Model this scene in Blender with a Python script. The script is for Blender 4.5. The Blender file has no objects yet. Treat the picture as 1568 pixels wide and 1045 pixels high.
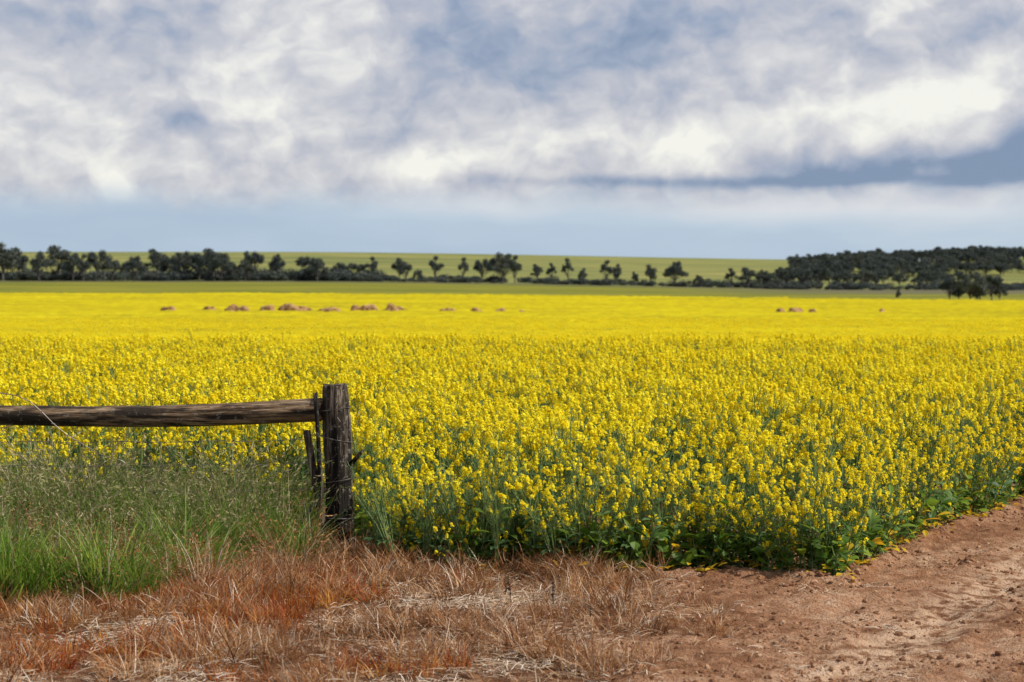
import bpy, math, random
import numpy as np
from mathutils import Vector, Matrix, Euler
random.seed(7); R=np.random.RandomState(11)
S=bpy.context.scene
CAMZ=1.8; F=3049.0
def bx(u,y): return (u-784)/F*y
# ---------------------------------------------------------------- noise
def _h(xi,yi,s):
    a=(xi.astype(np.int64)*374761393+yi.astype(np.int64)*668265263+s*144269504)&0xffffffff
    a=((a^(a>>13))*1274126177)&0xffffffff
    a=a^(a>>16)
    return (a&0xffffff)/float(0xffffff)
def vn(x,y,s=0):
    x=np.asarray(x,float);y=np.asarray(y,float)
    xi=np.floor(x);yi=np.floor(y);fx=x-xi;fy=y-yi
    fx=fx*fx*(3-2*fx);fy=fy*fy*(3-2*fy)
    a=_h(xi,yi,s);b=_h(xi+1,yi,s);c=_h(xi,yi+1,s);d=_h(xi+1,yi+1,s)
    return (a+(b-a)*fx)*(1-fy)+(c+(d-c)*fx)*fy-0.5
def fbm(x,y,s=0,o=4):
    t=0;a=1
    for i in range(o):
        t=t+a*vn(x*2**i+i*17.3,y*2**i-i*9.1,s+i);a*=.5
    return t
def sstep(a,b,x):
    t=np.clip((np.asarray(x,float)-a)/(b-a),0,1);return t*t*(3-2*t)
# ---------------------------------------------------------------- terrain
def vz(y,v,h=0): return CAMZ-(v-440)*y/F-h
YL=[-5000,33,60,105,130,200,300,450,560,640,700,1000,1400,2000,2700,6000]
ZL=[0,0,-1.0,-2.2,vz(130,513,.95),vz(200,493,.95),vz(300,474,.95),vz(450,458,.95),vz(560,447.5,.95),vz(640,437),vz(700,430),vz(1000,421),vz(1400,404),vz(2000,385.5),30,0]
YR=[-5000,33,60,105,130,200,300,400,480,560,700,1000,1400,2000,2700,6000]
ZR=[0,0,-1.0,-2.2,vz(130,513,.95),vz(200,493,.95),vz(300,476,.95),vz(400,466,.95),vz(480,459,.95),vz(560,453),vz(700,444),vz(1000,432),vz(1400,417),vz(2000,399),20,0]
def zfun(x,y):
    x=np.asarray(x,float);y=np.asarray(y,float)
    t=sstep(-90,150,x*700/np.maximum(y,300))
    z=np.interp(y,YL,ZL)*(1-t)+np.interp(y,YR,ZR)*t
    z=z+11*np.exp(-((x-340)/150)**2-((y-1300)/170)**2)
    return z
def yfront(x):
    x=np.asarray(x,float)
    f=np.interp(x,[-60,-1.6,-1.2,-0.35,1.95,2.0,60],[14.2,14.0,13.7,12.45,12.25,12.3,128.4])
    return f+0.3*vn(x*2.1,x*0+3,5)+.14*vn(x*6,x*0+1,6)
def dirtmask(x,y):
    n=fbm(x*1.6,y*1.6,31,3)
    return sstep(0.15,0.95,x-0.0+n*0.9+ (y-10.5)*-0.03)
def micro(x,y):
    fade=1-sstep(17,24,y)
    d=dirtmask(x,y)
    z=0.035*fbm(x*1.1,y*1.1,3,3)+ (0.012+0.02*d)*fbm(x*7,y*7,9,3)
    z=z+0.03*d*np.maximum(0,fbm(x*13,y*13,19,3)-0.08)
    e=y-yfront(x)
    z=z+0.06*np.exp(-((e+0.12)/0.18)**2)*(0.6+fbm(x*5,y*5,44,2))*sstep(-.6,.3,x)
    q=(x-1.95)*0.894-(y-12.2)*0.447
    z=z-0.035*(np.exp(-((q-0.95)/0.2)**2)+np.exp(-((q-2.5)/0.2)**2))*sstep(.6,1.4,x)
    return z*fade
def gz(x,y): return zfun(x,y)+micro(x,y)
# ---------------------------------------------------------------- node helpers
def newmat(n):
    m=bpy.data.materials.new(n);m.use_nodes=True;nt=m.node_tree;nt.nodes.clear()
    return m,nt
def N(nt,t,**k):
    n=nt.nodes.new(t)
    for a,b in k.items(): setattr(n,a,b)
    return n
def setin(nt,sock,v):
    if isinstance(v,bpy.types.NodeSocket): nt.links.new(v,sock)
    else:
        if isinstance(v,(tuple,list)) and len(v)==3 and sock.type=='RGBA': v=(*v,1)
        sock.default_value=v
def M(nt,op,a,b=0.0,c=0.0,clamp=False):
    n=N(nt,'ShaderNodeMath',operation=op,use_clamp=clamp)
    setin(nt,n.inputs[0],a);setin(nt,n.inputs[1],b);setin(nt,n.inputs[2],c);return n.outputs[0]
def MIX(nt,f,a,b,bt='MIX'):
    n=N(nt,'ShaderNodeMix',data_type='RGBA',blend_type=bt)
    setin(nt,n.inputs[0],f);setin(nt,n.inputs[6],a);setin(nt,n.inputs[7],b);return n.outputs[2]
def NOISE(nt,vec,scale,det=4,rough=.55,dist=0):
    n=N(nt,'ShaderNodeTexNoise');
    if vec is not None: nt.links.new(vec,n.inputs['Vector'])
    n.inputs['Scale'].default_value=scale;n.inputs['Detail'].default_value=det
    n.inputs['Roughness'].default_value=rough;n.inputs['Distortion'].default_value=dist
    return n.outputs[0]
def RAMP(nt,f,stops,interp='LINEAR'):
    n=N(nt,'ShaderNodeValToRGB');n.color_ramp.interpolation=interp
    el=n.color_ramp.elements
    while len(el)<len(stops): el.new(0.5)
    for e,(p,c) in zip(el,stops): e.position=p;e.color=(*c,1)
    setin(nt,n.inputs[0],f);return n.outputs[0]
def SM(nt,a,b,x):
    n=N(nt,'ShaderNodeMapRange',interpolation_type='SMOOTHSTEP')
    setin(nt,n.inputs[0],x);n.inputs[1].default_value=a;n.inputs[2].default_value=b
    n.inputs[3].default_value=0;n.inputs[4].default_value=1;return n.outputs[0]
def MAP(nt,vec,loc=(0,0,0),rot=(0,0,0),scale=(1,1,1),typ='POINT'):
    n=N(nt,'ShaderNodeMapping',vector_type=typ);nt.links.new(vec,n.inputs[0])
    n.inputs[1].default_value=loc;n.inputs[2].default_value=rot;n.inputs[3].default_value=scale
    return n.outputs[0]
def leafmat(name,c1,c2,c3=None,tr=0.35,rough=.55,spec=.3):
    m,nt=newmat(name)
    oi=N(nt,'ShaderNodeObjectInfo');g=N(nt,'ShaderNodeNewGeometry')
    ri=g.outputs['Random Per Island']
    f=M(nt,'ADD',M(nt,'MULTIPLY',oi.outputs['Random'],.45),M(nt,'MULTIPLY',ri,.55),clamp=True)
    st=[(0.15,c1),(0.8,c2)]
    if c3: st=[(0.15,c1),(0.55,c2),(0.9,c3)]
    col=RAMP(nt,f,st)
    p=N(nt,'ShaderNodeBsdfPrincipled');nt.links.new(col,p.inputs['Base Color'])
    p.inputs['Roughness'].default_value=rough;p.inputs['Specular IOR Level'].default_value=spec
    t=N(nt,'ShaderNodeBsdfTranslucent');nt.links.new(col,t.inputs[0])
    mx=N(nt,'ShaderNodeMixShader');mx.inputs[0].default_value=tr
    nt.links.new(p.outputs[0],mx.inputs[1]);nt.links.new(t.outputs[0],mx.inputs[2])
    o=N(nt,'ShaderNodeOutputMaterial');nt.links.new(mx.outputs[0],o.inputs[0])
    return m
# ---------------------------------------------------------------- mesh builder
class MB:
    def __init__(s): s.v=[];s.f=[];s.m=[]
    def ribbon(s,pts,ws,side,mat):
        b=len(s.v);side=np.asarray(side,float)
        for p,w in zip(pts,ws):
            s.v.append(tuple(p-side*w));s.v.append(tuple(p+side*w))
        for i in range(len(pts)-1):
            s.f.append((b+2*i,b+2*i+1,b+2*i+3,b+2*i+2));s.m.append(mat)
    def leaf(s,pts,ws,side,up,mat,fold=.25):
        b=len(s.v)
        for p,w in zip(pts,ws):
            s.v.append(tuple(p-side*w+up*w*fold));s.v.append(tuple(p));s.v.append(tuple(p+side*w+up*w*fold))
        for i in range(len(pts)-1):
            k=b+3*i
            s.f.append((k,k+1,k+4,k+3));s.f.append((k+1,k+2,k+5,k+4));s.m+= [mat,mat]
    def quad(s,c,a,b_,mat):
        b=len(s.v)
        for p in (c-a-b_,c+a-b_,c+a+b_,c-a+b_): s.v.append(tuple(p))
        s.f.append((b,b+1,b+2,b+3));s.m.append(mat)
    def tube(s,pts,rs,n,mat,cap=False):
        b=len(s.v);pts=[np.asarray(p,float) for p in pts];L=len(pts)
        for i in range(L):
            t=pts[min(i+1,L-1)]-pts[max(i-1,0)];t/=np.linalg.norm(t)+1e-9
            a=np.cross(t,[0.12,1,0.05]) if abs(t[1])<.9 else np.cross(t,[1,0,0.1])
            a/=np.linalg.norm(a);c=np.cross(t,a)
            for k in range(n):
                an=2*math.pi*k/n
                s.v.append(tuple(pts[i]+rs[i]*(a*math.cos(an)+c*math.sin(an))))
        for i in range(L-1):
            for k in range(n):
                k2=(k+1)%n
                s.f.append((b+i*n+k,b+i*n+k2,b+(i+1)*n+k2,b+(i+1)*n+k));s.m.append(mat)
    def obj(s,name,mats,link=True,smooth=False,parent=None):
        me=bpy.data.meshes.new(name);me.from_pydata(s.v,[],s.f)
        for m in mats: me.materials.append(m)
        me.polygons.foreach_set('material_index',s.m)
        if smooth: me.polygons.foreach_set('use_smooth',[True]*len(s.f))
        me.update()
        o=bpy.data.objects.new(name,me)
        if link: S.collection.objects.link(o)
        if parent: o.parent=parent
        return o
def rv(z=None):
    v=R.normal(size=3)
    return v/np.linalg.norm(v)
def variants(cname,fn,n,mats):
    c=bpy.data.collections.new(cname)
    for i in range(n):
        mb=MB();fn(mb,i)
        c.objects.link(mb.obj(f"{cname}_{i:02d}",mats,link=False))
    return c
def scatter(name,P,rot,scl,idx,coll):
    me=bpy.data.meshes.new(name);n=len(P)
    me.vertices.add(n);me.vertices.foreach_set('co',np.asarray(P,np.float32).ravel())
    a=me.attributes.new('rot','FLOAT_VECTOR','POINT');a.data.foreach_set('vector',np.asarray(rot,np.float32).ravel())
    a=me.attributes.new('scl','FLOAT_VECTOR','POINT');a.data.foreach_set('vector',np.asarray(scl,np.float32).ravel())
    a=me.attributes.new('idx','INT','POINT');a.data.foreach_set('value',np.asarray(idx,np.int32))
    o=bpy.data.objects.new(name,me);S.collection.objects.link(o)
    ng=bpy.data.node_groups.new(name+'_gn','GeometryNodeTree')
    ng.interface.new_socket('Geometry',in_out='INPUT',socket_type='NodeSocketGeometry')
    ng.interface.new_socket('Geometry',in_out='OUTPUT',socket_type='NodeSocketGeometry')
    gi=ng.nodes.new('NodeGroupInput');go=ng.nodes.new('NodeGroupOutput')
    ip=ng.nodes.new('GeometryNodeInstanceOnPoints')
    ci=ng.nodes.new('GeometryNodeCollectionInfo');ci.inputs['Collection'].default_value=coll
    ci.inputs['Separate Children'].default_value=True;ci.inputs['Reset Children'].default_value=True
    ip.inputs['Pick Instance'].default_value=True
    def na(nm,dt):
        q=ng.nodes.new('GeometryNodeInputNamedAttribute');q.data_type=dt;q.inputs['Name'].default_value=nm
        return q.outputs['Attribute']
    L=ng.links.new
    L(gi.outputs[0],ip.inputs['Points']);L(ci.outputs[0],ip.inputs['Instance'])
    L(na('idx','INT'),ip.inputs['Instance Index']);L(na('rot','FLOAT_VECTOR'),ip.inputs['Rotation'])
    L(na('scl','FLOAT_VECTOR'),ip.inputs['Scale']);L(ip.outputs[0],go.inputs[0])
    md=o.modifiers.new('scatter','NODES');md.node_group=ng
    return o
def put(name,x,y,coll,nv,smin,smax,tilt=.12,dz=0,sfac=None,zs=None):
    n=len(x);z=gz(x,y)+dz
    s=R.uniform(smin,smax,n)
    if sfac is not None: s=s*sfac
    sc=np.stack([s,s,s if zs is None else s*zs],1)
    rot=np.stack([R.normal(0,tilt,n),R.normal(0,tilt,n),R.uniform(0,6.28,n)],1)
    return scatter(name,np.stack([x,y,z],1),rot,sc,R.randint(0,nv,n),coll)
# ---------------------------------------------------------------- GROUND
def geo(a,b,d0,r):
    out=[a];d=d0
    while out[-1]<b: out.append(out[-1]+d);d*=r
    return out[1:]
xs=np.arange(-4.5,5.5,.025)
xr=geo(5.5,5000,.05,1.13);xl=[-(v-1) for v in geo(5.5,5000,.05,1.13)]
xs=np.concatenate([xl[::-1],xs,xr])
ys=np.arange(8,18,.025)
ys=np.concatenate([np.array([-300,-100,-30,-8,0,4,6,7,7.6]),ys,geo(ys[-1],6000,.05,1.035)])
X,Y=np.meshgrid(xs,ys);Z=gz(X,Y)
def gridmesh(name,X,Y,Z,mat,attrs={}):
    r,c=X.shape
    me=bpy.data.meshes.new(name)
    i=np.arange(r*c).reshape(r,c)
    fs=np.stack([i[:-1,:-1],i[:-1,1:],i[1:,1:],i[1:,:-1]],-1).reshape(-1,4)
    me.vertices.add(r*c);me.vertices.foreach_set('co',np.stack([X,Y,Z],-1).astype(np.float32).ravel())
    me.loops.add(fs.size);me.loops.foreach_set('vertex_index',fs.astype(np.int32).ravel())
    me.polygons.add(len(fs));me.polygons.foreach_set('loop_start',np.arange(0,fs.size,4,dtype=np.int32))
    me.polygons.foreach_set('loop_total',np.full(len(fs),4,np.int32))
    me.update(calc_edges=True);me.validate()
    me.polygons.foreach_set('use_smooth',[True]*len(me.polygons))
    for k,v in attrs.items():
        a=me.attributes.new(k,'FLOAT','POINT');a.data.foreach_set('value',v.astype(np.float32).ravel())
    me.materials.append(mat)
    o=bpy.data.objects.new(name,me);S.collection.objects.link(o);return o
m,nt=newmat('ground_soil')
g=N(nt,'ShaderNodeNewGeometry');pos=g.outputs['Position']
sp=N(nt,'ShaderNodeSeparateXYZ');nt.links.new(pos,sp.inputs[0]);px,py,pz=sp.outputs
at=N(nt,'ShaderNodeAttribute',attribute_name='dirt').outputs['Fac']
big=NOISE(nt,pos,1.3,4);med=NOISE(nt,pos,9,4,.6);fine=NOISE(nt,pos,60,3,.7)
soil=RAMP(nt,M(nt,'ADD',M(nt,'MULTIPLY',big,.55),M(nt,'MULTIPLY',med,.45)),[(.36,(.18,.08,.04)),(.46,(.31,.155,.08)),(.55,(.45,.255,.15)),(.66,(.62,.42,.28))])
soil=MIX(nt,M(nt,'MULTIPLY',SM(nt,.42,.68,fine),.65),soil,(.17,.075,.04))
q=M(nt,'SUBTRACT',M(nt,'MULTIPLY',M(nt,'SUBTRACT',px,1.95),.894),M(nt,'MULTIPLY',M(nt,'SUBTRACT',py,12.2),.447))
w1=SM(nt,.42,.0,M(nt,'ABSOLUTE',M(nt,'SUBTRACT',q,.95)))
w2=SM(nt,.5,.0,M(nt,'ABSOLUTE',M(nt,'SUBTRACT',q,2.5)))
tr=M(nt,'MULTIPLY',M(nt,'MAXIMUM',w1,w2),SM(nt,.38,.58,med))
soil=MIX(nt,M(nt,'MULTIPLY',tr,.85),soil,(.62,.43,.29))
lit=RAMP(nt,M(nt,'ADD',M(nt,'MULTIPLY',med,.6),M(nt,'MULTIPLY',fine,.4)),[(.38,(.06,.028,.015)),(.5,(.17,.075,.035)),(.6,(.32,.19,.11)),(.72,(.55,.46,.38))])
near=MIX(nt,at,lit,soil)
hs=MAP(nt,pos,scale=(.004,.012,0));hn=NOISE(nt,hs,1,5,.6);hn2=NOISE(nt,MAP(nt,pos,scale=(.02,.06,0)),1,4)
hill=RAMP(nt,M(nt,'ADD',M(nt,'MULTIPLY',hn,.6),M(nt,'MULTIPLY',hn2,.4)),[(.38,(.125,.145,.05)),(.5,(.19,.205,.06)),(.6,(.29,.265,.085))])
pad=RAMP(nt,hn2,[(.3,(.12,.14,.02)),(.7,(.26,.24,.025))])
far=MIX(nt,SM(nt,675,720,py),pad,hill)
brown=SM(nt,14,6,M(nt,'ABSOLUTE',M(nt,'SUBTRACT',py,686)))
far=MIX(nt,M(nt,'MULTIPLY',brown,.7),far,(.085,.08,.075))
bt=M(nt,'MULTIPLY',SM(nt,30,120,px),M(nt,'MULTIPLY',SM(nt,570,610,py),SM(nt,700,670,py)))
far=MIX(nt,M(nt,'MULTIPLY',bt,.65),far,(.10,.09,.09))
col=MIX(nt,SM(nt,25,200,py),near,far)
p=N(nt,'ShaderNodeBsdfPrincipled');nt.links.new(col,p.inputs['Base Color']);p.inputs['Roughness'].default_value=.95
p.inputs['Specular IOR Level'].default_value=.1
bp=N(nt,'ShaderNodeBump');bp.inputs['Strength'].default_value=1;bp.inputs['Distance'].default_value=.03
nt.links.new(M(nt,'ADD',M(nt,'MULTIPLY',NOISE(nt,pos,35,4,.7),1.),M(nt,'MULTIPLY',fine,.5)),bp.inputs['Height'])
nt.links.new(bp.outputs[0],p.inputs['Normal'])
o=N(nt,'ShaderNodeOutputMaterial');nt.links.new(p.outputs[0],o.inputs[0])
gridmesh('ground',X,Y,Z,m,{'dirt':dirtmask(X,Y)})
# ---------------------------------------------------------------- CANOLA
m_pet=leafmat('canola_petals',(.90,.73,.012),(.97,.88,.04),tr=.40,rough=.6,spec=.1)
m_stem=leafmat('canola_stem',(.09,.17,.05),(.22,.31,.11),tr=.2)
m_leaf=leafmat('canola_leaf',(.045,.11,.035),(.12,.22,.07),tr=.35,spec=.4)
m_low=leafmat('canola_lower_leaf',(.04,.10,.012),(.10,.20,.022),(.28,.40,.03),tr=.45,spec=.4)
m_yl=leafmat('canola_old_leaf',(.7,.58,.03),(.75,.42,.02),tr=.5)
UP=np.array([0,0,1.])
def head(mb,p,d,n,r,h,fs):
    for i in range(n):
        t=R.rand();a=R.uniform(0,6.283);rr=r*(1-.6*t)*R.uniform(.4,1)
        o=np.array([math.cos(a),math.sin(a),0])
        c=p+d*(h*t)+o*rr
        nrm=o*(1-.5*t)+UP*(.4+.7*t)+.4*rv();nrm/=np.linalg.norm(nrm)
        s=np.cross(nrm,rv());s/=np.linalg.norm(s);q=np.cross(nrm,s)
        f=fs*R.uniform(.75,1.15)
        mb.quad(c,s*f,(q+nrm*.35)*f*.45,0)
        mb.quad(c+nrm*.002,(q-nrm*.35)*f,s*f*.45,0)
def mkleaf(mb,p,dir,L,w,mat,droop=.5):
    side=np.cross(dir,UP);side/=np.linalg.norm(side)+1e-9
    pts=[];q=p.copy();d=dir.copy()
    for i in range(5):
        pts.append(q.copy());q=q+d*L/4;d=d-UP*droop*.3;d/=np.linalg.norm(d)
    mb.leaf(pts,[w*.15,w*.7,w,w*.75,.002],side,UP,mat)
def canola(mb,i,edge=False):
    H=R.uniform(.76,1.0)
    lean=np.array([R.normal(0,.05),R.normal(0,.05),0])
    P=lambda t: UP*(H*t)+lean*t*t
    mb.tube([P(0),P(.35),P(.7),P(.97)],[.007,.006,.004,.002],3,1)
    tips=[(P(.95),UP)]
    nb=R.randint(5,9)
    for k in range(nb):
        t=R.uniform(.15,.75) if edge else R.uniform(.35,.8)
        a=k*2.4+R.uniform(-.4,.4);o=np.array([math.cos(a),math.sin(a),0])
        b=P(t);hl=R.uniform(.12,.32);rad=R.uniform(.05,.16)
        e=b+o*rad+UP*min(hl,H*.99-b[2]);mid=b+o*rad*.65+UP*(e[2]-b[2])*.45
        mb.tube([b,mid,e],[.0035,.003,.0015],3,1)
        d=(e-mid);d/=np.linalg.norm(d);tips.append((e-d*.03,d))
        if R.rand()<.8: mkleaf(mb,b,(o+UP*.6)/1.17,R.uniform(.06,.11),R.uniform(.01,.018),2)
    for p,d in tips:
        if edge and R.rand()<.1: n=0
        else:
            n=R.randint(12,21);head(mb,p,d,n,.029,R.uniform(.04,.1),.0128)
        for j in range(8):
            a=R.uniform(0,6.28);o=np.array([math.cos(a),math.sin(a),0]);s=p-d*R.uniform(-.02,.14)
            mb.ribbon([s,s+o*.03+UP*.015,s+o*.045+UP*.04],[.0014,.0018,.0006],np.cross(o,UP),1)
    nl=R.randint(8,12)
    for k in range(nl):
        t=R.uniform(.04,.65);a=k*2.4+R.uniform(-.5,.5);o=np.array([math.cos(a),math.sin(a),0])
        mkleaf(mb,P(t),(o+UP*.5)/1.12,R.uniform(.08,.16),R.uniform(.014,.03),(3 if t<.3 and edge else 2),.6)
mats=[m_pet,m_stem,m_leaf,m_low,m_yl]
c_can=variants('canola_plant',lambda mb,i:canola(mb,i,False),9,mats)
c_edge=variants('canola_edge_plant',lambda mb,i:canola(mb,i,True),8,mats)
def podded(mb,i):
    H=R.uniform(.7,.9)
    for k in range(9):
        a=R.uniform(0,6.28);o=np.array([math.cos(a),math.sin(a),0]);r=R.uniform(.03,.2)
        e=o*r+UP*H*R.uniform(.6,1);mid=o*r*.4+UP*H*.45
        mb.tube([np.zeros(3),mid,e],[.004,.003,.001],3,1)
        for j in range(14):
            t=R.uniform(0,1);s=mid*(1-t)+e*t;a2=R.uniform(0,6.28);o2=np.array([math.cos(a2),math.sin(a2),0])
            mb.ribbon([s,s+o2*.03+UP*.02,s+o2*.04+UP*.05],[.001,.002,.0008],np.cross(o2,UP),1)
        if R.rand()<.3: head(mb,e,UP,8,.02,.04,.012)
        if R.rand()<.9: mkleaf(mb,mid*.6,(o+UP*.4)/1.08,.12,.022,2,.6)
c_pod=variants('podded_plant',podded,5,mats)
def lowleaf(mb,i):
    n=R.randint(7,12);Hh=R.uniform(.12,.4)
    mb.tube([UP*0,UP*Hh],[.005,.003],3,1)
    big=1.4 if i%3==0 else 1.
    for k in range(n):
        a=k*2.4+R.uniform(-.5,.5);o=np.array([math.cos(a),math.sin(a),0]);z0=R.uniform(.0,Hh)
        st=o*.03+UP*(z0+.03)
        mb.tube([UP*z0,st],[.003,.002],3,1)
        mt=4 if (R.rand()<.12 and z0<.15) else 3
        d=o+UP*R.uniform(-.1,1.1);d/=np.linalg.norm(d)
        mkleaf(mb,st,d,R.uniform(.05,.11)*big,R.uniform(.012,.032)*big,mt,R.uniform(.2,.9))
c_low=variants('canola_leaf_plant',lowleaf,9,mats)
def lod(mb,i):
    for k in range(9):
        p=np.array([R.uniform(-.25,.25),R.uniform(-.25,.25),R.uniform(.68,.94)])
        mb.tube([p*[.8,.8,.5],p],[.005,.003],3,1)
        head(mb,p-UP*.04,UP,9,.04,.08,.021)
        mkleaf(mb,p*[1,1,.75],(rv()+UP*.4)/1.08,.12,.03,2)
c_lod=variants('canola_clump',lod,6,mats)
def crop_pts(y0,y1,dens,mx=1.3,k=.262):
    W=k*y1+mx;n=int((y1-y0)*2*W*dens)
    x=R.uniform(-W,W,n);y=R.uniform(y0,y1,n)
    ok=(np.abs(x)<k*y+mx)&(y>yfront(x));return x[ok],y[ok]
x,y=crop_pts(12,35,27)
e=y-yfront(x);q=((x-1.95)*0.894-(y-12.2)*0.447)
ed=np.minimum(e,np.where(x>1.5,-q+.2,9))
keep=~((np.hypot((x+.05)/.35,(y-12.8)/.6)<1)&(R.rand(len(x))<.6))
keep&=R.rand(len(x))<(.76+.24*sstep(14,22,y)+.4*fbm(x*1.5,y*1.0,95,2))
x,y,ed=x[keep],y[keep],ed[keep]
big=1+.22*fbm(x*1.1,y*.7,71,3)
isE=ed<.9
put('canola_crop',x[~isE],y[~isE],c_can,9,.86,1.04,.12,sfac=big[~isE])
fe=.68+.3*sstep(0,.9,ed[isE])
put('canola_crop_edge',x[isE],y[isE],c_edge,8,.8,1.08,.17,sfac=fe)
n=210;t=R.rand(n);x=np.where(t<.65,R.uniform(-1.1,2.0,n),R.uniform(1.95,5.5,n));y=yfront(x)+np.abs(R.normal(0,.2,n))
put('canola_edge_fringe',x,y,c_edge,8,.4,.8,.25)
n=44;put('podded_weed',np.concatenate([R.normal(.0,.22,24),R.uniform(-1,2,20)]),R.uniform(12.45,13.0,n),c_pod,5,.7,1.0,.14)
n=430;t=R.rand(n);x=np.where(t<.6,R.uniform(-1.1,2.0,n),R.uniform(1.95,5.5,n));y=yfront(x)+np.abs(R.normal(0,.28,n))-.05
put('canola_leafy_edge',x,y,c_low,9,.45,1.1,.28)
def fallen(mb,i):
    for k in range(3):
        a=R.uniform(0,6.28);o=np.array([math.cos(a),math.sin(a),R.uniform(0,.6)]);o/=np.linalg.norm(o)
        mkleaf(mb,np.array([R.uniform(-.07,.07),R.uniform(-.07,.07),.01]),o,R.uniform(.04,.09),R.uniform(.01,.024),4,.4)
c_fl=variants('fallen_leaf',fallen,5,mats)
n=150;t=R.rand(n);x=np.where(t<.45,R.uniform(-.9,2.0,n),R.uniform(1.95,4.8,n));y=yfront(x)+R.normal(-.0,.11,n)
put('fallen_leaves',x,y,c_fl,5,.7,1.3,.25,dz=.015)
x,y=crop_pts(35,130,4.6,6)
x2,y2=crop_pts(130,230,.8,8);x=np.append(x,x2);y=np.append(y,y2)
put('distant_canola_clumps',x,y,c_lod,6,.9,1.05,.08,sfac=1+.1*fbm(x*.3,y*.3,5,3))
# far canopy
yy=np.array(geo(35,562,.25,1.012));yy=yy[yy<562];yy=np.append(yy,[562])
tt=np.linspace(-1,1,420)
T,YY=np.meshgrid(tt,yy);XX=T*(.3*YY+14)
lim=np.interp(XX*700/560,[-90,150],[560,484])+6*vn(XX*.02,YY*0,3)
YY2=np.minimum(YY,lim+ (YY-35)*.01)
ZZ=zfun(XX,YY2)+.76+.26*fbm(XX*1.1,YY2*.9,8,4)+.15*vn(XX*.1,YY2*.03,6)
ZZ[0]-=1;ZZ=np.where(YY>lim+3,zfun(XX,YY2)-.3,ZZ)
m,nt=newmat('distant_canola')
g=N(nt,'ShaderNodeNewGeometry');pos=g.outputs['Position']
n1=NOISE(nt,MAP(nt,pos,scale=(.35,.08,0)),1,4,.65);n2=NOISE(nt,MAP(nt,pos,scale=(.02,.05,0)),1,4,.6);n3=NOISE(nt,MAP(nt,pos,scale=(3,.9,2)),1,3,.7)
f=M(nt,'ADD',M(nt,'MULTIPLY',n1,.35),M(nt,'ADD',M(nt,'MULTIPLY',n2,.4),M(nt,'MULTIPLY',n3,.25)))
col=RAMP(nt,f,[(.39,(.30,.26,.02)),(.47,(.44,.36,.016)),(.56,(.54,.45,.014)),(.66,(.64,.55,.03))])
p=N(nt,'ShaderNodeBsdfPrincipled');nt.links.new(col,p.inputs['Base Color']);p.inputs['Roughness'].default_value=1;p.inputs['Specular IOR Level'].default_value=0
o=N(nt,'ShaderNodeOutputMaterial');nt.links.new(p.outputs[0],o.inputs[0])
gridmesh('canola_field',XX,YY2,ZZ,m)
# ---------------------------------------------------------------- GRASS
m_gg=leafmat('green_grass',(.06,.14,.012),(.16,.29,.03),(.36,.42,.07),tr=.45)
m_gs=leafmat('silver_grass',(.17,.20,.05),(.33,.30,.14),(.58,.44,.32),tr=.35)
m_dr=leafmat('dead_grass',(.14,.045,.015),(.38,.17,.06),(.60,.37,.18),tr=.3)
m_or=leafmat('rusty_grass',(.25,.03,.01),(.50,.14,.02),(.65,.33,.05),tr=.35)
m_st=leafmat('straw',(.36,.22,.12),(.6,.46,.32),(.8,.72,.62),tr=.2)
m_dk=leafmat('dark_stalk',(.03,.018,.012),(.06,.035,.02),tr=0)
gm=[m_gg,m_gs,m_dr,m_or,m_st,m_dk]
def blade(mb,b,a,L,w,bend,mat,seg=4,lean=.3):
    o=np.array([math.cos(a),math.sin(a),0]);d=UP+o*lean;d/=np.linalg.norm(d)
    tw=R.uniform(-1,1);side=np.array([-math.sin(a+tw),math.cos(a+tw),0])
    pts=[];q=b.copy()
    for i in range(seg+1):
        pts.append(q.copy());q=q+d*L/seg;d=d+o*bend/seg-UP*bend*.35/seg*i;d/=np.linalg.norm(d)
    mb.ribbon(pts,[w*(1-(i/seg)**1.5)+.0004 for i in range(seg+1)],side,mat);return pts[-1],d
def tuft(n,L,w,r,bend,mat,lean=.35,mixm=None,seed=None,pm=.2):
    def f(mb,i):
        for k in range(n):
            a=R.uniform(0,6.28);rr=r*math.sqrt(R.rand())
            b=np.array([math.cos(a)*rr,math.sin(a)*rr,-.01])
            mt=mat if (mixm is None or R.rand()>pm) else mixm
            e,d=blade(mb,b,a+R.normal(0,.8),L*R.uniform(.4,1.1),w*R.uniform(.7,1.2),bend*R.uniform(.2,1.3),mt,lean=lean*R.uniform(.2,1.6))
            if seed is not None and R.rand()<.6:
                for j in range(7):
                    c=e-d*.012*j;s=rv();mb.quad(c+s*.006,d*.008,np.cross(d,s)*.003,seed)
    return f
c_gg=variants('green_grass_tuft',tuft(48,.34,.0045,.08,.9,0,lean=.6,mixm=1,pm=.08),6,gm)
c_gs=variants('seeding_grass_tuft',tuft(30,.5,.0018,.13,.7,0,lean=.5,mixm=1,seed=1,pm=.45),7,gm)
c_dr=variants('dead_grass_tuft',tuft(46,.105,.0014,.07,1.3,2,lean=1.3,mixm=4,pm=.18),7,gm)
c_or=variants('rusty_grass_tuft',tuft(46,.15,.0022,.07,1.0,3,lean=.8,mixm=2,pm=.35),5,gm)
c_td=variants('tall_dead_tuft',tuft(28,.42,.0017,.09,.7,2,lean=.5,mixm=4,seed=2,pm=.4),5,gm)
def strawf(mb,i):
    for k in range(18):
        a=R.uniform(0,6.28);p=np.array([R.uniform(-.12,.12),R.uniform(-.12,.12),R.uniform(.003,.02)])
        d=np.array([math.cos(a),math.sin(a),R.normal(0,.12)]);L=R.uniform(.02,.08)
        mb.ribbon([p,p+d*L*.5+UP*.004,p+d*L],[.0013,.0016,.001],np.array([-math.sin(a),math.cos(a),.4]),4)
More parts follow.
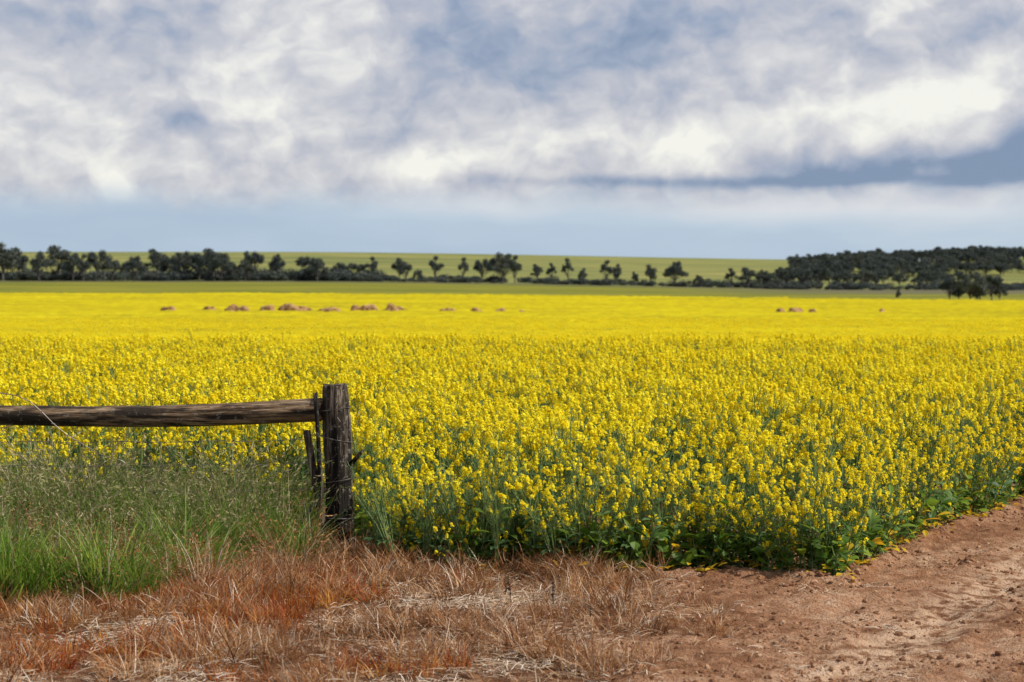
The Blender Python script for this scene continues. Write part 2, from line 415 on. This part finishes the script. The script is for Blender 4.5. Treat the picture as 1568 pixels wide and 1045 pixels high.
c_st=variants('straw_litter',strawf,6,gm)
def reg(n,x0,x1,y0,y1,fn):
    x=R.uniform(x0,x1,n);y=R.uniform(y0,y1,n);ok=R.rand(n)<fn(x,y);return x[ok],y[ok]
cl=lambda x,y:sstep(-.12,.22,fbm(x*2.4,y*2.4,51,3)+.08*(y-10.5))
fd=lambda x,y:(1-dirtmask(x,y)*.985)*(.08+.92*cl(x,y))*(y<yfront(x)+.3)
x,y=reg(7500,-4.6,2.2,7.5,14.2,fd);put('dead_grass',x,y,c_dr,7,.6,1.45,.3,sfac=.5+.95*cl(x,y)*(1-.5*dirtmask(x,y)))
pt=lambda x,y:.12+.88*sstep(.0,.28,fbm(x*2,y*2,151,3))
x,y=reg(7500,-4.6,2.2,7.5,14.2,lambda x,y:(1-dirtmask(x,y)*.95)*pt(x,y));put('straw_litter',x,y,c_st,6,.7,1.4,.12,dz=.004)
x,y=reg(620,-1.7,.5,12.2,13.7,lambda x,y:(np.abs(y-yfront(x)+.3)<.45)*1.);put('dead_grass_fringe',x,y,c_dr,7,1.1,2.2,.25)
fo=lambda x,y:sstep(.0,.3,fbm(x*1.5+9,y*1.5,77,3)+.16-.2*(x+1.6)+.1*(y-11))*(x<-.2)
x,y=reg(1500,-4.6,-.2,7.6,13.2,fo);put('rusty_grass',x,y,c_or,5,.55,1.3,.25)
fg=lambda x,y:sstep(-.35,.4,-(x+1.9)+1.3*fbm(x*1.4,y*1.4,12,3)+.9*(y-12.3))*(y>11.4-1.2*sstep(-2.1,-2.8,x)+1.0*vn(x*3,y*0,8))*sstep(-1.22,-1.5,x)
hgt=lambda x,y:.62+.85*sstep(-.35,.35,fbm(x*1.9,y*1.9,88,2))
x,y=reg(2300,-5,-1.2,10.0,14.3,fg);put('green_grass',x,y,c_gg,6,.55,1.15,.2,sfac=hgt(x,y))
fs_=lambda x,y:sstep(-.35,.45,-(x+1.75)+.9*fbm(x*1.6,y*1.6,22,3)+.6*(y-12.9))*sstep(-1.3,-1.55,x)
x,y=reg(720,-5,-1.2,12.0,14.6,fs_);put('seeding_grass',x,y,c_gs,7,.75,1.2,.2,sfac=.75+.45*hgt(x,y)*sstep(11.3,13.2,y))
x,y=reg(420,-5,-1.25,11.4,14.2,lambda x,y:sstep(-.1,.25,fbm(x*1.9,y*1.9,33,2)+.12));put('tall_dead_grass',x,y,c_td,5,.5,1.1,.25)
def stalk(mb,i):
    H=R.uniform(.12,.2)
    e=np.array([R.normal(0,.02),R.normal(0,.02),H])
    mb.tube([np.zeros(3),e*.5+[.004,0,0],e],[.003,.0025,.001],4,5)
    for j in range(34):
        t=R.uniform(.45,1);c=e*t;s=rv();mb.quad(c+s*.005,s*.005,np.cross(s,rv())*.004,5)
c_sk=variants('seed_stalk',stalk,4,gm)
uv=[(848,935),(775,920),(784,938),(905,960)]
xx=np.array([bx(u,F*CAMZ/(v-440)) for u,v in uv]);yy_=np.array([F*CAMZ/(v-440) for u,v in uv])
put('dock_weed',xx,yy_,c_sk,4,.7,1.2,.08)
# ---------------------------------------------------------------- CLODS
m,nt=newmat('soil_clod');g=N(nt,'ShaderNodeObjectInfo')
p=N(nt,'ShaderNodeBsdfPrincipled');p.inputs['Roughness'].default_value=.95;p.inputs['Specular IOR Level'].default_value=.1
nt.links.new(RAMP(nt,g.outputs['Random'],[(0,(.14,.065,.035)),(.5,(.28,.14,.075)),(.95,(.44,.28,.17))]),p.inputs[0])
o=N(nt,'ShaderNodeOutputMaterial');nt.links.new(p.outputs[0],o.inputs[0]);m_clod=m
import bmesh
cc=bpy.data.collections.new('clod')
for i in range(6):
    bm=bmesh.new();bmesh.ops.create_icosphere(bm,subdivisions=2,radius=1)
    for v in bm.verts:
        v.co*=1+R.uniform(-.28,.28);v.co.z*=.7
    me=bpy.data.meshes.new(f'clod_{i}');bm.to_mesh(me);bm.free();me.materials.append(m_clod)
    cc.objects.link(bpy.data.objects.new(f'clod_{i}',me))
def clods(name,n,fn,pw,smax,x0=-4,x1=6,y0=7.8,y1=20):
    x,y=reg(n,x0,x1,y0,y1,fn);s=.0028+smax*R.rand(len(x))**pw
    put(name,x,y,cc,6,1,1,.5,sfac=s,dz=.002)
clods('soil_clods',90000,lambda x,y:(.08+.92*dirtmask(x,y))*sstep(.35,-.1,y-yfront(x))*(np.abs(x)<.27*y+1)*(.15+.85*sstep(-.15,.3,fbm(x*2,y*2,66,2))),7,.018)
clods('edge_clods',9000,lambda x,y:np.exp(-((y-yfront(x)+.14)/.2)**2)*sstep(-.8,.4,x),5,.028,x0=-1,x1=5,y0=11.6,y1=18)
# ---------------------------------------------------------------- FENCE
def wood(name,base,dark,pale,axis,lichen=.6):
    m,nt=newmat(name);tc=N(nt,'ShaderNodeTexCoord').outputs['Object']
    sc=[60,60,60];sc[axis]=3.0
    gr=NOISE(nt,MAP(nt,tc,scale=tuple(sc)),1,4,.65,.4)
    sc2=[12,12,12];sc2[axis]=1.6
    bl=NOISE(nt,MAP(nt,tc,scale=tuple(sc2)),1,4,.6)
    li=NOISE(nt,tc,26,4,.7)
    c=RAMP(nt,gr,[(.36,dark),(.5,base),(.64,pale)])
    c=MIX(nt,SM(nt,.45,.56,bl),c,dark)
    c=MIX(nt,M(nt,'MULTIPLY',SM(nt,.56,.66,li),lichen),c,(.34,.32,.27))
    p=N(nt,'ShaderNodeBsdfPrincipled');nt.links.new(c,p.inputs[0]);p.inputs['Roughness'].default_value=.85;p.inputs['Specular IOR Level'].default_value=.2
    b=N(nt,'ShaderNodeBump');b.inputs['Strength'].default_value=1;b.inputs['Distance'].default_value=.018
    nt.links.new(gr,b.inputs['Height']);nt.links.new(b.outputs[0],p.inputs['Normal'])
    o=N(nt,'ShaderNodeOutputMaterial');nt.links.new(p.outputs[0],o.inputs[0]);return m
m_post=wood('weathered_post_wood',(.08,.058,.042),(.015,.012,.010),(.30,.25,.19),2,.5)
m_rail=wood('weathered_rail_wood',(.22,.14,.08),(.035,.025,.018),(.42,.31,.2),0,.5)
m,nt=newmat('rusty_wire');p=N(nt,'ShaderNodeBsdfPrincipled');p.inputs['Metallic'].default_value=.4;p.inputs['Roughness'].default_value=.5
nt.links.new(RAMP(nt,NOISE(nt,N(nt,'ShaderNodeTexCoord').outputs['Object'],12),[(.4,(.07,.05,.04)),(.62,(.24,.22,.2))]),p.inputs[0])
o=N(nt,'ShaderNodeOutputMaterial');nt.links.new(p.outputs[0],o.inputs[0]);m_wire=m
fence=bpy.data.objects.new('wooden_fence',None);S.collection.objects.link(fence)
def log(name,A,B,ra,rb,mat,n=56,rings=90,seed=0,crack=.012,topcrack=False,wob=.012):
    A=np.array(A,float);B=np.array(B,float);L=np.linalg.norm(B-A);ax=(B-A)/L
    mb=MB();e1=np.cross(ax,[0,1,0.01]);e1/=np.linalg.norm(e1);e2=np.cross(ax,e1)
    an=np.linspace(0,2*np.pi,n,endpoint=False)
    vs=[]
    for i in range(rings+1):
        t=i/rings;r=ra+(rb-ra)*t
        rr=r*(1+.07*fbm(np.cos(an)*1.3+5,np.sin(an)*1.3+t*L*1.8+seed,seed,2)*2)
        rr=rr*(1+.14*vn(np.full(n,t*L*3.1),np.cos(an)*.8,seed+14))
        c1=vn(np.cos(an)*9+t*L*.35,np.sin(an)*9+seed,seed+4)
        rr=rr-crack*sstep(.22,.4,c1)-.004*vn(an*9,np.full(n,t*L*3),seed+8)
        if topcrack and t>.93: rr=rr*(1-.08*((t-.93)/.07)**2)
        bend=wob*math.sin(t*L*2.1+seed)
        cpt=A+ax*L*t+e1*bend
        for k in range(n):
            p=cpt+rr[k]*(e1*math.cos(an[k])+e2*math.sin(an[k]))
            if i==rings: p=p+ax*.025*float(vn(np.cos(an[k])*3,np.sin(an[k])*3,seed+2))
            vs.append(tuple(p))
    mb.v=vs
    for i in range(rings):
        for k in range(n):
            k2=(k+1)%n;mb.f.append((i*n+k,i*n+k2,(i+1)*n+k2,(i+1)*n+k));mb.m.append(0)
    for end,i in ((0,0),(1,rings)):
        prev=[i*n+k for k in range(n)]
        for sfr in (.75,.45,.15):
            b=len(mb.v)
            cpt=(B if end else A)
            for k in range(n):
                p=np.array(mb.v[i*n+k]);qq=cpt+(p-cpt)*sfr+ax*(.014*float(vn(sfr*7,an[k]*1.5,seed+6))*(1 if end else -1))
                mb.v.append(tuple(qq))
            for k in range(n):
                k2=(k+1)%n;fc=(prev[k],prev[k2],b+k2,b+k);mb.f.append(fc if end else fc[::-1]);mb.m.append(0)
            prev=[b+k for k in range(n)]
        mb.f.append(tuple(prev) if end else tuple(prev[::-1]));mb.m.append(0)
    return mb.obj(name,[mat],smooth=True,parent=fence)
PX,PY=bx(521,13.4),13.4
log('post',(PX,PY,-.15),(PX-.045,PY,1.14),.105,.092,m_post,seed=3,crack=.02,topcrack=True)
log('rail',(-4.75,13.55,.885),(PX-.125,13.40,.968),.062,.078,m_rail,seed=12,rings=140,crack=.008,wob=.018)
log('far_post',(-4.85,13.56,-.15),(-4.83,13.56,1.15),.1,.09,m_post,seed=23)
log('slat',(bx(503,13.3),13.3,-.05),(bx(472,13.3),13.3,.84),.028,.024,m_post,n=16,rings=30,seed=31,crack=.004)
log('batten',(bx(492,13.3),13.28,.2),(bx(481,13.3),13.27,1.09),.018,.015,m_post,n=12,rings=30,seed=35,crack=.003)
log('knot_stub',(PX+.08,13.36,.62),(PX+.15,13.33,.70),.017,.011,m_post,n=12,rings=8,seed=37,crack=.002,wob=0)
log('broken_stick',(bx(460,13.2),13.25,.22),(bx(500,13.3),13.3,.45),.014,.011,m_post,n=10,rings=12,seed=39,crack=.002)
mb=MB()
for h in (.25,.5,.78,.98):
    pts=[];sl=R.uniform(-.03,.03)
    cx=PX-.045*(h+.15)/1.29
    for k in range(25):
        a=2*math.pi*k/24;pts.append((cx+.112*math.cos(a),PY+.112*math.sin(a),h+sl*math.cos(a)))
    mb.tube(pts,[.0025]*25,5,0)
for h in (.28,.45,.62,.78,1.02):
    pts=[(PX-.12-(4.75+PX-.1)*t,13.29+.1*t,h-.02*math.sin(math.pi*t)+.004*math.sin(t*37)) for t in np.linspace(0,1,40)]
    mb.tube(pts,[.0022]*40,5,0)
pts=[(bx(u,13.2),13.15+.02*i,CAMZ-(v-440)*13.2/F) for i,(u,v) in enumerate([(-40,590),(0,602),(25,606),(45,616),(62,632),(78,650),(98,668),(125,685),(150,700),(178,708),(200,725)])]
mb.tube(pts,[.003]*len(pts),5,0)
for p in pts:
    p=np.array(p)
    for s in range(3):
        d=rv();mb.tube([p-d*.014,p+d*.014],[.0016,.001],3,0)
mb.tube([(PX+.1,13.33,.9),(PX+.125,13.3,.97),(PX+.14,13.3,.94),(PX+.12,13.3,.86)],[.0025]*4,5,0)
for h in (.2,.35,.5,.66,.78,.9,1.0):
    mb.tube([(PX-.02+R.uniform(-.03,.03),PY-.112,h),(PX-.01,PY-.118,h+.03)],[.003]*2,4,0)
mb.obj('wires',[m_wire],parent=fence)
# ---------------------------------------------------------------- TREES
m_tl=leafmat('eucalypt_hazed_foliage',(.042,.056,.058),(.07,.088,.076),(.11,.125,.09),tr=.15)  # distance haze mixed into the leaf colours as a blue-grey tint
m_tt=leafmat('eucalypt_bark',(.07,.065,.068),(.12,.11,.11),tr=0)
def tree(ncl,spread,low,top=.9):
    def f(mb,i):
        tips=[]
        mb.tube([(0,0,-.05),(R.normal(0,.01),0,.15),(R.normal(0,.03),R.normal(0,.03),.4)],[.03,.024,.015],6,1)
        for k in range(ncl):
            a=R.uniform(0,6.28);rad=spread*math.sqrt(R.rand())
            zt=low+(top-low)*(1-(rad/spread)**2*.75)*R.uniform(.25,1)**.6
            e=np.array([math.cos(a)*rad,math.sin(a)*rad,zt])
            b=np.array([0,0,R.uniform(.12,.35)]);mid=b*.45+e*.55+np.array([0,0,-.03])
            mb.tube([b,mid,e],[.012,.008,.004],4,1)
            tips.append(e)
        for e in tips:
            rx=R.uniform(.08,.18);rz=rx*R.uniform(.5,.8)
            n=int(150*(rx/.11)**2)
            for j in range(n):
                d=rv()*R.uniform(.3,1.1)
                c=e+d*[rx,rx,rz]
                a=rv()*R.uniform(.012,.024);b=np.cross(rv(),a);b*=R.uniform(.4,.8)
                mb.quad(c,a,b,0)
    return f
c_tr=bpy.data.collections.new('eucalypt')
specs=[(20,.34,.34),(24,.42,.36),(13,.26,.42),(30,.55,.3),(18,.36,.25),(22,.46,.45),(14,.24,.25),(26,.5,.22)]
for i,sp_ in enumerate(specs):
    mb=MB();tree(*sp_)(mb,i);c_tr.objects.link(mb.obj(f'eucalypt_{i}',[m_tl,m_tt],link=False))
def shrubv(mb,i):
    for k in range(10):
        e=np.array([R.uniform(-.9,.9),R.uniform(-.4,.4),R.uniform(.1,.65)*R.uniform(.5,1)])
        mb.tube([(e[0]*.3,e[1]*.3,-.1),e],[.03,.01],4,1)
        rx=R.uniform(.2,.42)
        for j in range(170):
            c=e+rv()*[rx,rx,rx*.8]*R.uniform(.4,1.1);a=rv()*.045;mb.quad(c,a,np.cross(rv(),a)*.6,0)
c_sh=variants('bush',shrubv,5,[m_tl,m_tt])
def trees(name,L,coll,nv):
    P=[];Rt=[];Sc=[];I=[]
    for x,y,h,wf,k in L:
        P.append((x,y,float(zfun(x,y))-.1));Rt.append((0,0,R.uniform(0,6.28)));Sc.append((h*wf,h*wf,h));I.append(k)
    scatter(name,P,Rt,Sc,I,coll)
L=[]
data=[(-30,368,.9),(5,366,1.2),(28,374,.9),(60,380,.8),(90,372,1.0),(112,386,.9),(128,390,.9),(150,378,.9),(172,392,.9),(205,392,.9),(240,378,1.0),(262,390,.9),(283,385,1),(305,382,1),(326,377,1.1),(340,388,.9),(352,397,.8),(388,380,.7),(376,398,.8),(424,385,.75),(470,389,.9),(486,394,1),(520,401,1.1),(545,400,1.1),(570,394,.5),(612,391,.8),(622,398,.8),(640,410,.8),(667,393,.6),(709,395,.8),(738,392,.8),(770,387,.9),(788,392,.8),(822,402,.8),(845,403,.8),(870,396,.8),(892,408,.8),(928,399,.6),(945,401,.7),(972,414,.8),(996,402,.5),(1034,400,.8),(1070,420,.8),(1120,411,1),(1145,407,1.1),(1168,410,1),(1205,404,1.1),(1228,406,1.1),(1255,402,1.1),(1180,416,1)]
for u,v,wf in data:
    yd=R.uniform(690,735);x=bx(u,yd);g0=float(zfun(x,yd));h=(CAMZ-(v-440)*yd/F-g0)*1.08
    k=R.randint(0,8)
    if wf<.65: k=[2,6][R.randint(2)];wf=.9
    L.append((x,yd,h,wf*.92,k))
trees('distant_gum_trees',L,c_tr,8)
L=[]
for k in range(240):
    u=R.uniform(-60,1250)
    if u>570 and R.rand()<.4: continue
    yd=R.uniform(698,745);x=bx(u,yd)
    L.append((x,yd,R.uniform(3.4,5.6) if u<570 else R.uniform(1.8,4.),1.3,R.randint(0,5)))
for k in range(90):
    u=R.uniform(1150,1620);yd=R.uniform(680,760);x=bx(u,yd);L.append((x,yd,R.uniform(2,4.2),1.2,R.randint(0,5)))
trees('hedgerow_bushes',L,c_sh,5)
L=[]
for k in range(460):
    u=R.uniform(1215,1700);yd=R.uniform(1080,1420);x=bx(u,yd)
    if yd<1160 and R.rand()<.4: continue
    L.append((x,yd,R.uniform(6,9.5)*(1.25 if R.rand()<.06 else 1),R.uniform(1.,1.4),R.randint(0,8)))
for k in range(75):
    u=R.uniform(1190,1480);yd=R.uniform(800,1050);x=bx(u,yd);L.append((x,yd,R.uniform(4,8),R.uniform(.9,1.3),R.randint(0,8)))
trees('hillside_forest',L,c_tr,8)
L=[(bx(u,500),500+R.uniform(-6,6),h,wf,k) for u,h,wf,k in [(1462,7.0,.8,1),(1478,7.8,.9,3),(1503,8.6,.8,0),(1522,8.0,.8,5),(1538,5.2,.9,4),(1472,4.5,1.1,4),(1490,5,1,7),(1376,4.0,.5,6)]]
trees('gum_trees',L,c_tr,8)
# ---------------------------------------------------------------- DIRT MOUNDS
m,nt=newmat('mound_earth');p=N(nt,'ShaderNodeBsdfPrincipled');p.inputs['Roughness'].default_value=1
tc=N(nt,'ShaderNodeTexCoord').outputs['Object']
nt.links.new(RAMP(nt,NOISE(nt,tc,.9,5,.7),[(.36,(.12,.07,.03)),(.5,(.36,.2,.09)),(.65,(.48,.32,.17))]),p.inputs[0])
o=N(nt,'ShaderNodeOutputMaterial');nt.links.new(p.outputs[0],o.inputs[0])
bm=bmesh.new()
for u,w,h in [(258,22,.35),(320,17,.35),(357,20,.6),(370,20,.5),(409,20,.65),(445,26,.6),(462,24,.55),(505,28,.3),(548,20,.5),(565,22,.55),(598,22,.65),(612,20,.35),(686,20,.15),(729,16,.2),(765,14,.1),(800,12,.05),(1195,14,.15),(1219,18,.3),(1245,14,.2),(1350,14,.15)]:
    yd=300+R.uniform(-6,6);x0=bx(u,yd);z0=float(zfun(x0,yd));rw=w/2/F*yd
    r=bmesh.ops.create_icosphere(bm,subdivisions=4,radius=1)
    for v in r['verts']:
        c=v.co;nn=1+.5*float(fbm(c.x*2+u,c.y*2+c.z*2,5,3))
        hz=max(c.z,-.2)
        v.co=Vector((x0+c.x*rw*nn*1.5,yd+c.y*rw*nn,z0+ (.95+h)*max(hz,0)**1.2*nn if hz>0 else z0-.2))
me=bpy.data.meshes.new('dirt_mounds');bm.to_mesh(me);bm.free();me.materials.append(m)
S.collection.objects.link(bpy.data.objects.new('dirt_mounds',me))
# ---------------------------------------------------------------- LIGHT + SKY
EL=math.radians(43);AZ=math.radians(98)
d=Vector((math.sin(AZ)*math.cos(EL),math.cos(AZ)*math.cos(EL),math.sin(EL)))
sl=bpy.data.lights.new('sun','SUN');sl.energy=5.0;sl.angle=math.radians(.5);sl.color=(1,.94,.84)
so=bpy.data.objects.new('sun',sl);S.collection.objects.link(so);so.rotation_euler=d.to_track_quat('Z','Y').to_euler();so.location=(20,20,30)
w=bpy.data.worlds.new('World');S.world=w;w.use_nodes=True;nt=w.node_tree;nt.nodes.clear()
tc=N(nt,'ShaderNodeTexCoord').outputs['Generated']
sk=N(nt,'ShaderNodeTexSky',sky_type='NISHITA',sun_disc=False,sun_elevation=EL,sun_rotation=AZ)
sp=N(nt,'ShaderNodeSeparateXYZ');nt.links.new(tc,sp.inputs[0])
az=M(nt,'ARCTAN2',sp.outputs[0],sp.outputs[1]);el=M(nt,'ARCSINE',sp.outputs[2])
U=M(nt,'ADD',M(nt,'MULTIPLY',az,30.49),7.84);V=M(nt,'MULTIPLY',el,30.49)
cb=N(nt,'ShaderNodeCombineXYZ');nt.links.new(U,cb.inputs[0]);nt.links.new(V,cb.inputs[1]);P0=cb.outputs[0]
def warp(P,scale,amp,det=3,st=(1,1,1)):
    n=N(nt,'ShaderNodeTexNoise');nt.links.new(MAP(nt,P,scale=st),n.inputs['Vector']);n.inputs['Scale'].default_value=scale;n.inputs['Detail'].default_value=det;n.inputs['Roughness'].default_value=.5
    a=N(nt,'ShaderNodeVectorMath',operation='SUBTRACT');nt.links.new(n.outputs[1],a.inputs[0]);a.inputs[1].default_value=(.5,.5,.5)
    b=N(nt,'ShaderNodeVectorMath',operation='MULTIPLY_ADD');nt.links.new(a.outputs[0],b.inputs[0]);b.inputs[1].default_value=amp;nt.links.new(P,b.inputs[2])
    return b.outputs[0]
P1=warp(P0,.5,(1.0,.5,0),2)
P2=warp(P1,1.8,(.5,.4,0),3)
PS=warp(P0,.6,(.8,.2,0),2)
def blob(P,u,v,sx,sy,rot,amp):
    mp=MAP(nt,P,loc=(u,v,0),rot=(0,0,rot),scale=(sx,sy,1),typ='TEXTURE')
    dd=N(nt,'ShaderNodeVectorMath',operation='DOT_PRODUCT');nt.links.new(mp,dd.inputs[0]);nt.links.new(mp,dd.inputs[1])
    return M(nt,'MULTIPLY',M(nt,'EXPONENT',M(nt,'MULTIPLY',dd.outputs['Value'],-1)),amp)
n1=NOISE(nt,MAP(nt,P1,rot=(0,0,-.45),scale=(.38,.8,1)),1,4,.52)
n2=NOISE(nt,MAP(nt,P2,loc=(3,1,0),rot=(0,0,-.3),scale=(.9,1.2,1)),1.9,4,.52)
W=M(nt,'ADD',M(nt,'MULTIPLY',M(nt,'SUBTRACT',n1,.5),.9),M(nt,'MULTIPLY',M(nt,'SUBTRACT',n2,.5),.95))
W=M(nt,'ADD',W,.48)
for b in [(P2,1.2,2.3,1.5,.6,.1,.34),(P2,.4,2.7,.6,.5,0,.18),(P2,4.5,3.4,1.3,1.1,.6,.36),(P2,3.8,1.75,3.0,.3,0,.16),(P2,2.0,1.55,.32,.28,0,.5),
          (P2,6.7,1.85,.9,.28,.1,.5),(P2,8.6,2.25,1.1,.35,.1,.34),(P2,10.6,2.1,.9,.38,.0,.42),(P2,12.3,2.6,1.5,.4,.15,.42),(P2,14.5,2.95,1.6,.34,.5,.55),(P2,13.6,4.15,.5,.25,.3,.38),
          (P2,2.65,2.55,.42,.26,0,-.55),(P2,7.0,3.9,.9,.9,.8,-.28),(P2,9.6,3.7,2.2,.5,.25,-.26),(P2,.6,4.2,1.5,.5,0,-.15),(P2,5.9,2.6,.9,.3,.6,-.12),
          (P1,15.5,2.2,1.0,.32,.45,-.8),(P1,13.3,1.85,1.4,.2,.05,-.55),(PS,11.0,1.62,3.2,.09,0,-.5),(PS,14.8,1.6,1.6,.13,0,-.4)]:
    W=M(nt,'ADD',W,blob(*b))
cloud=RAMP(nt,W,[(0,(.22,.30,.45)),(.25,(.36,.42,.55)),(.45,(.51,.53,.61)),(.66,(.68,.68,.71)),(.95,(.95,.94,.88))])
Lb=M(nt,'ADD',.3,M(nt,'MULTIPLY',M(nt,'SUBTRACT',NOISE(nt,MAP(nt,PS,scale=(.3,1.2,1)),1,3),.5),.6))
for b in [(PS,12.5,1.25,3.5,.25,0,.5),(PS,7,1.3,2.5,.3,0,.2),(PS,15,1.0,2,.4,0,.2),(PS,1,.9,3,.5,0,-.15)]: Lb=M(nt,'ADD',Lb,blob(*b))
band=RAMP(nt,Lb,[(0,(.38,.50,.66)),(.35,(.48,.60,.73)),(.8,(.74,.77,.82))])
sep=N(nt,'ShaderNodeSeparateXYZ');nt.links.new(warp(PS,1.6,(.2,.35,0),2),sep.inputs[0])
up=SM(nt,1.05,1.65,sep.outputs[1])
c=MIX(nt,up,band,cloud)
c=MIX(nt,SM(nt,5,12,V),c,MIX(nt,.35,(.27,.30,.37),c))
sc=N(nt,'ShaderNodeVectorMath',operation='SCALE');nt.links.new(c,sc.inputs[0]);sc.inputs[3].default_value=10
fin=MIX(nt,.92,sk.outputs[0],sc.outputs[0])
bg=N(nt,'ShaderNodeBackground');nt.links.new(fin,bg.inputs[0]);bg.inputs[1].default_value=.1
o=N(nt,'ShaderNodeOutputWorld');nt.links.new(bg.outputs[0],o.inputs[0])
# ---------------------------------------------------------------- CAMERA
cd=bpy.data.cameras.new('camera');co=bpy.data.objects.new('camera',cd);S.collection.objects.link(co)
cd.sensor_width=36;cd.lens=36*F/1568;cd.clip_end=20000;cd.clip_start=.1
co.location=(0,0,CAMZ);co.rotation_euler=(math.radians(90)-math.atan(82.5/F),0,0)
cd.dof.use_dof=True;cd.dof.focus_distance=13.3;cd.dof.aperture_fstop=4.0
S.camera=co
S.view_settings.view_transform='Standard';S.view_settings.look='None';S.view_settings.exposure=0
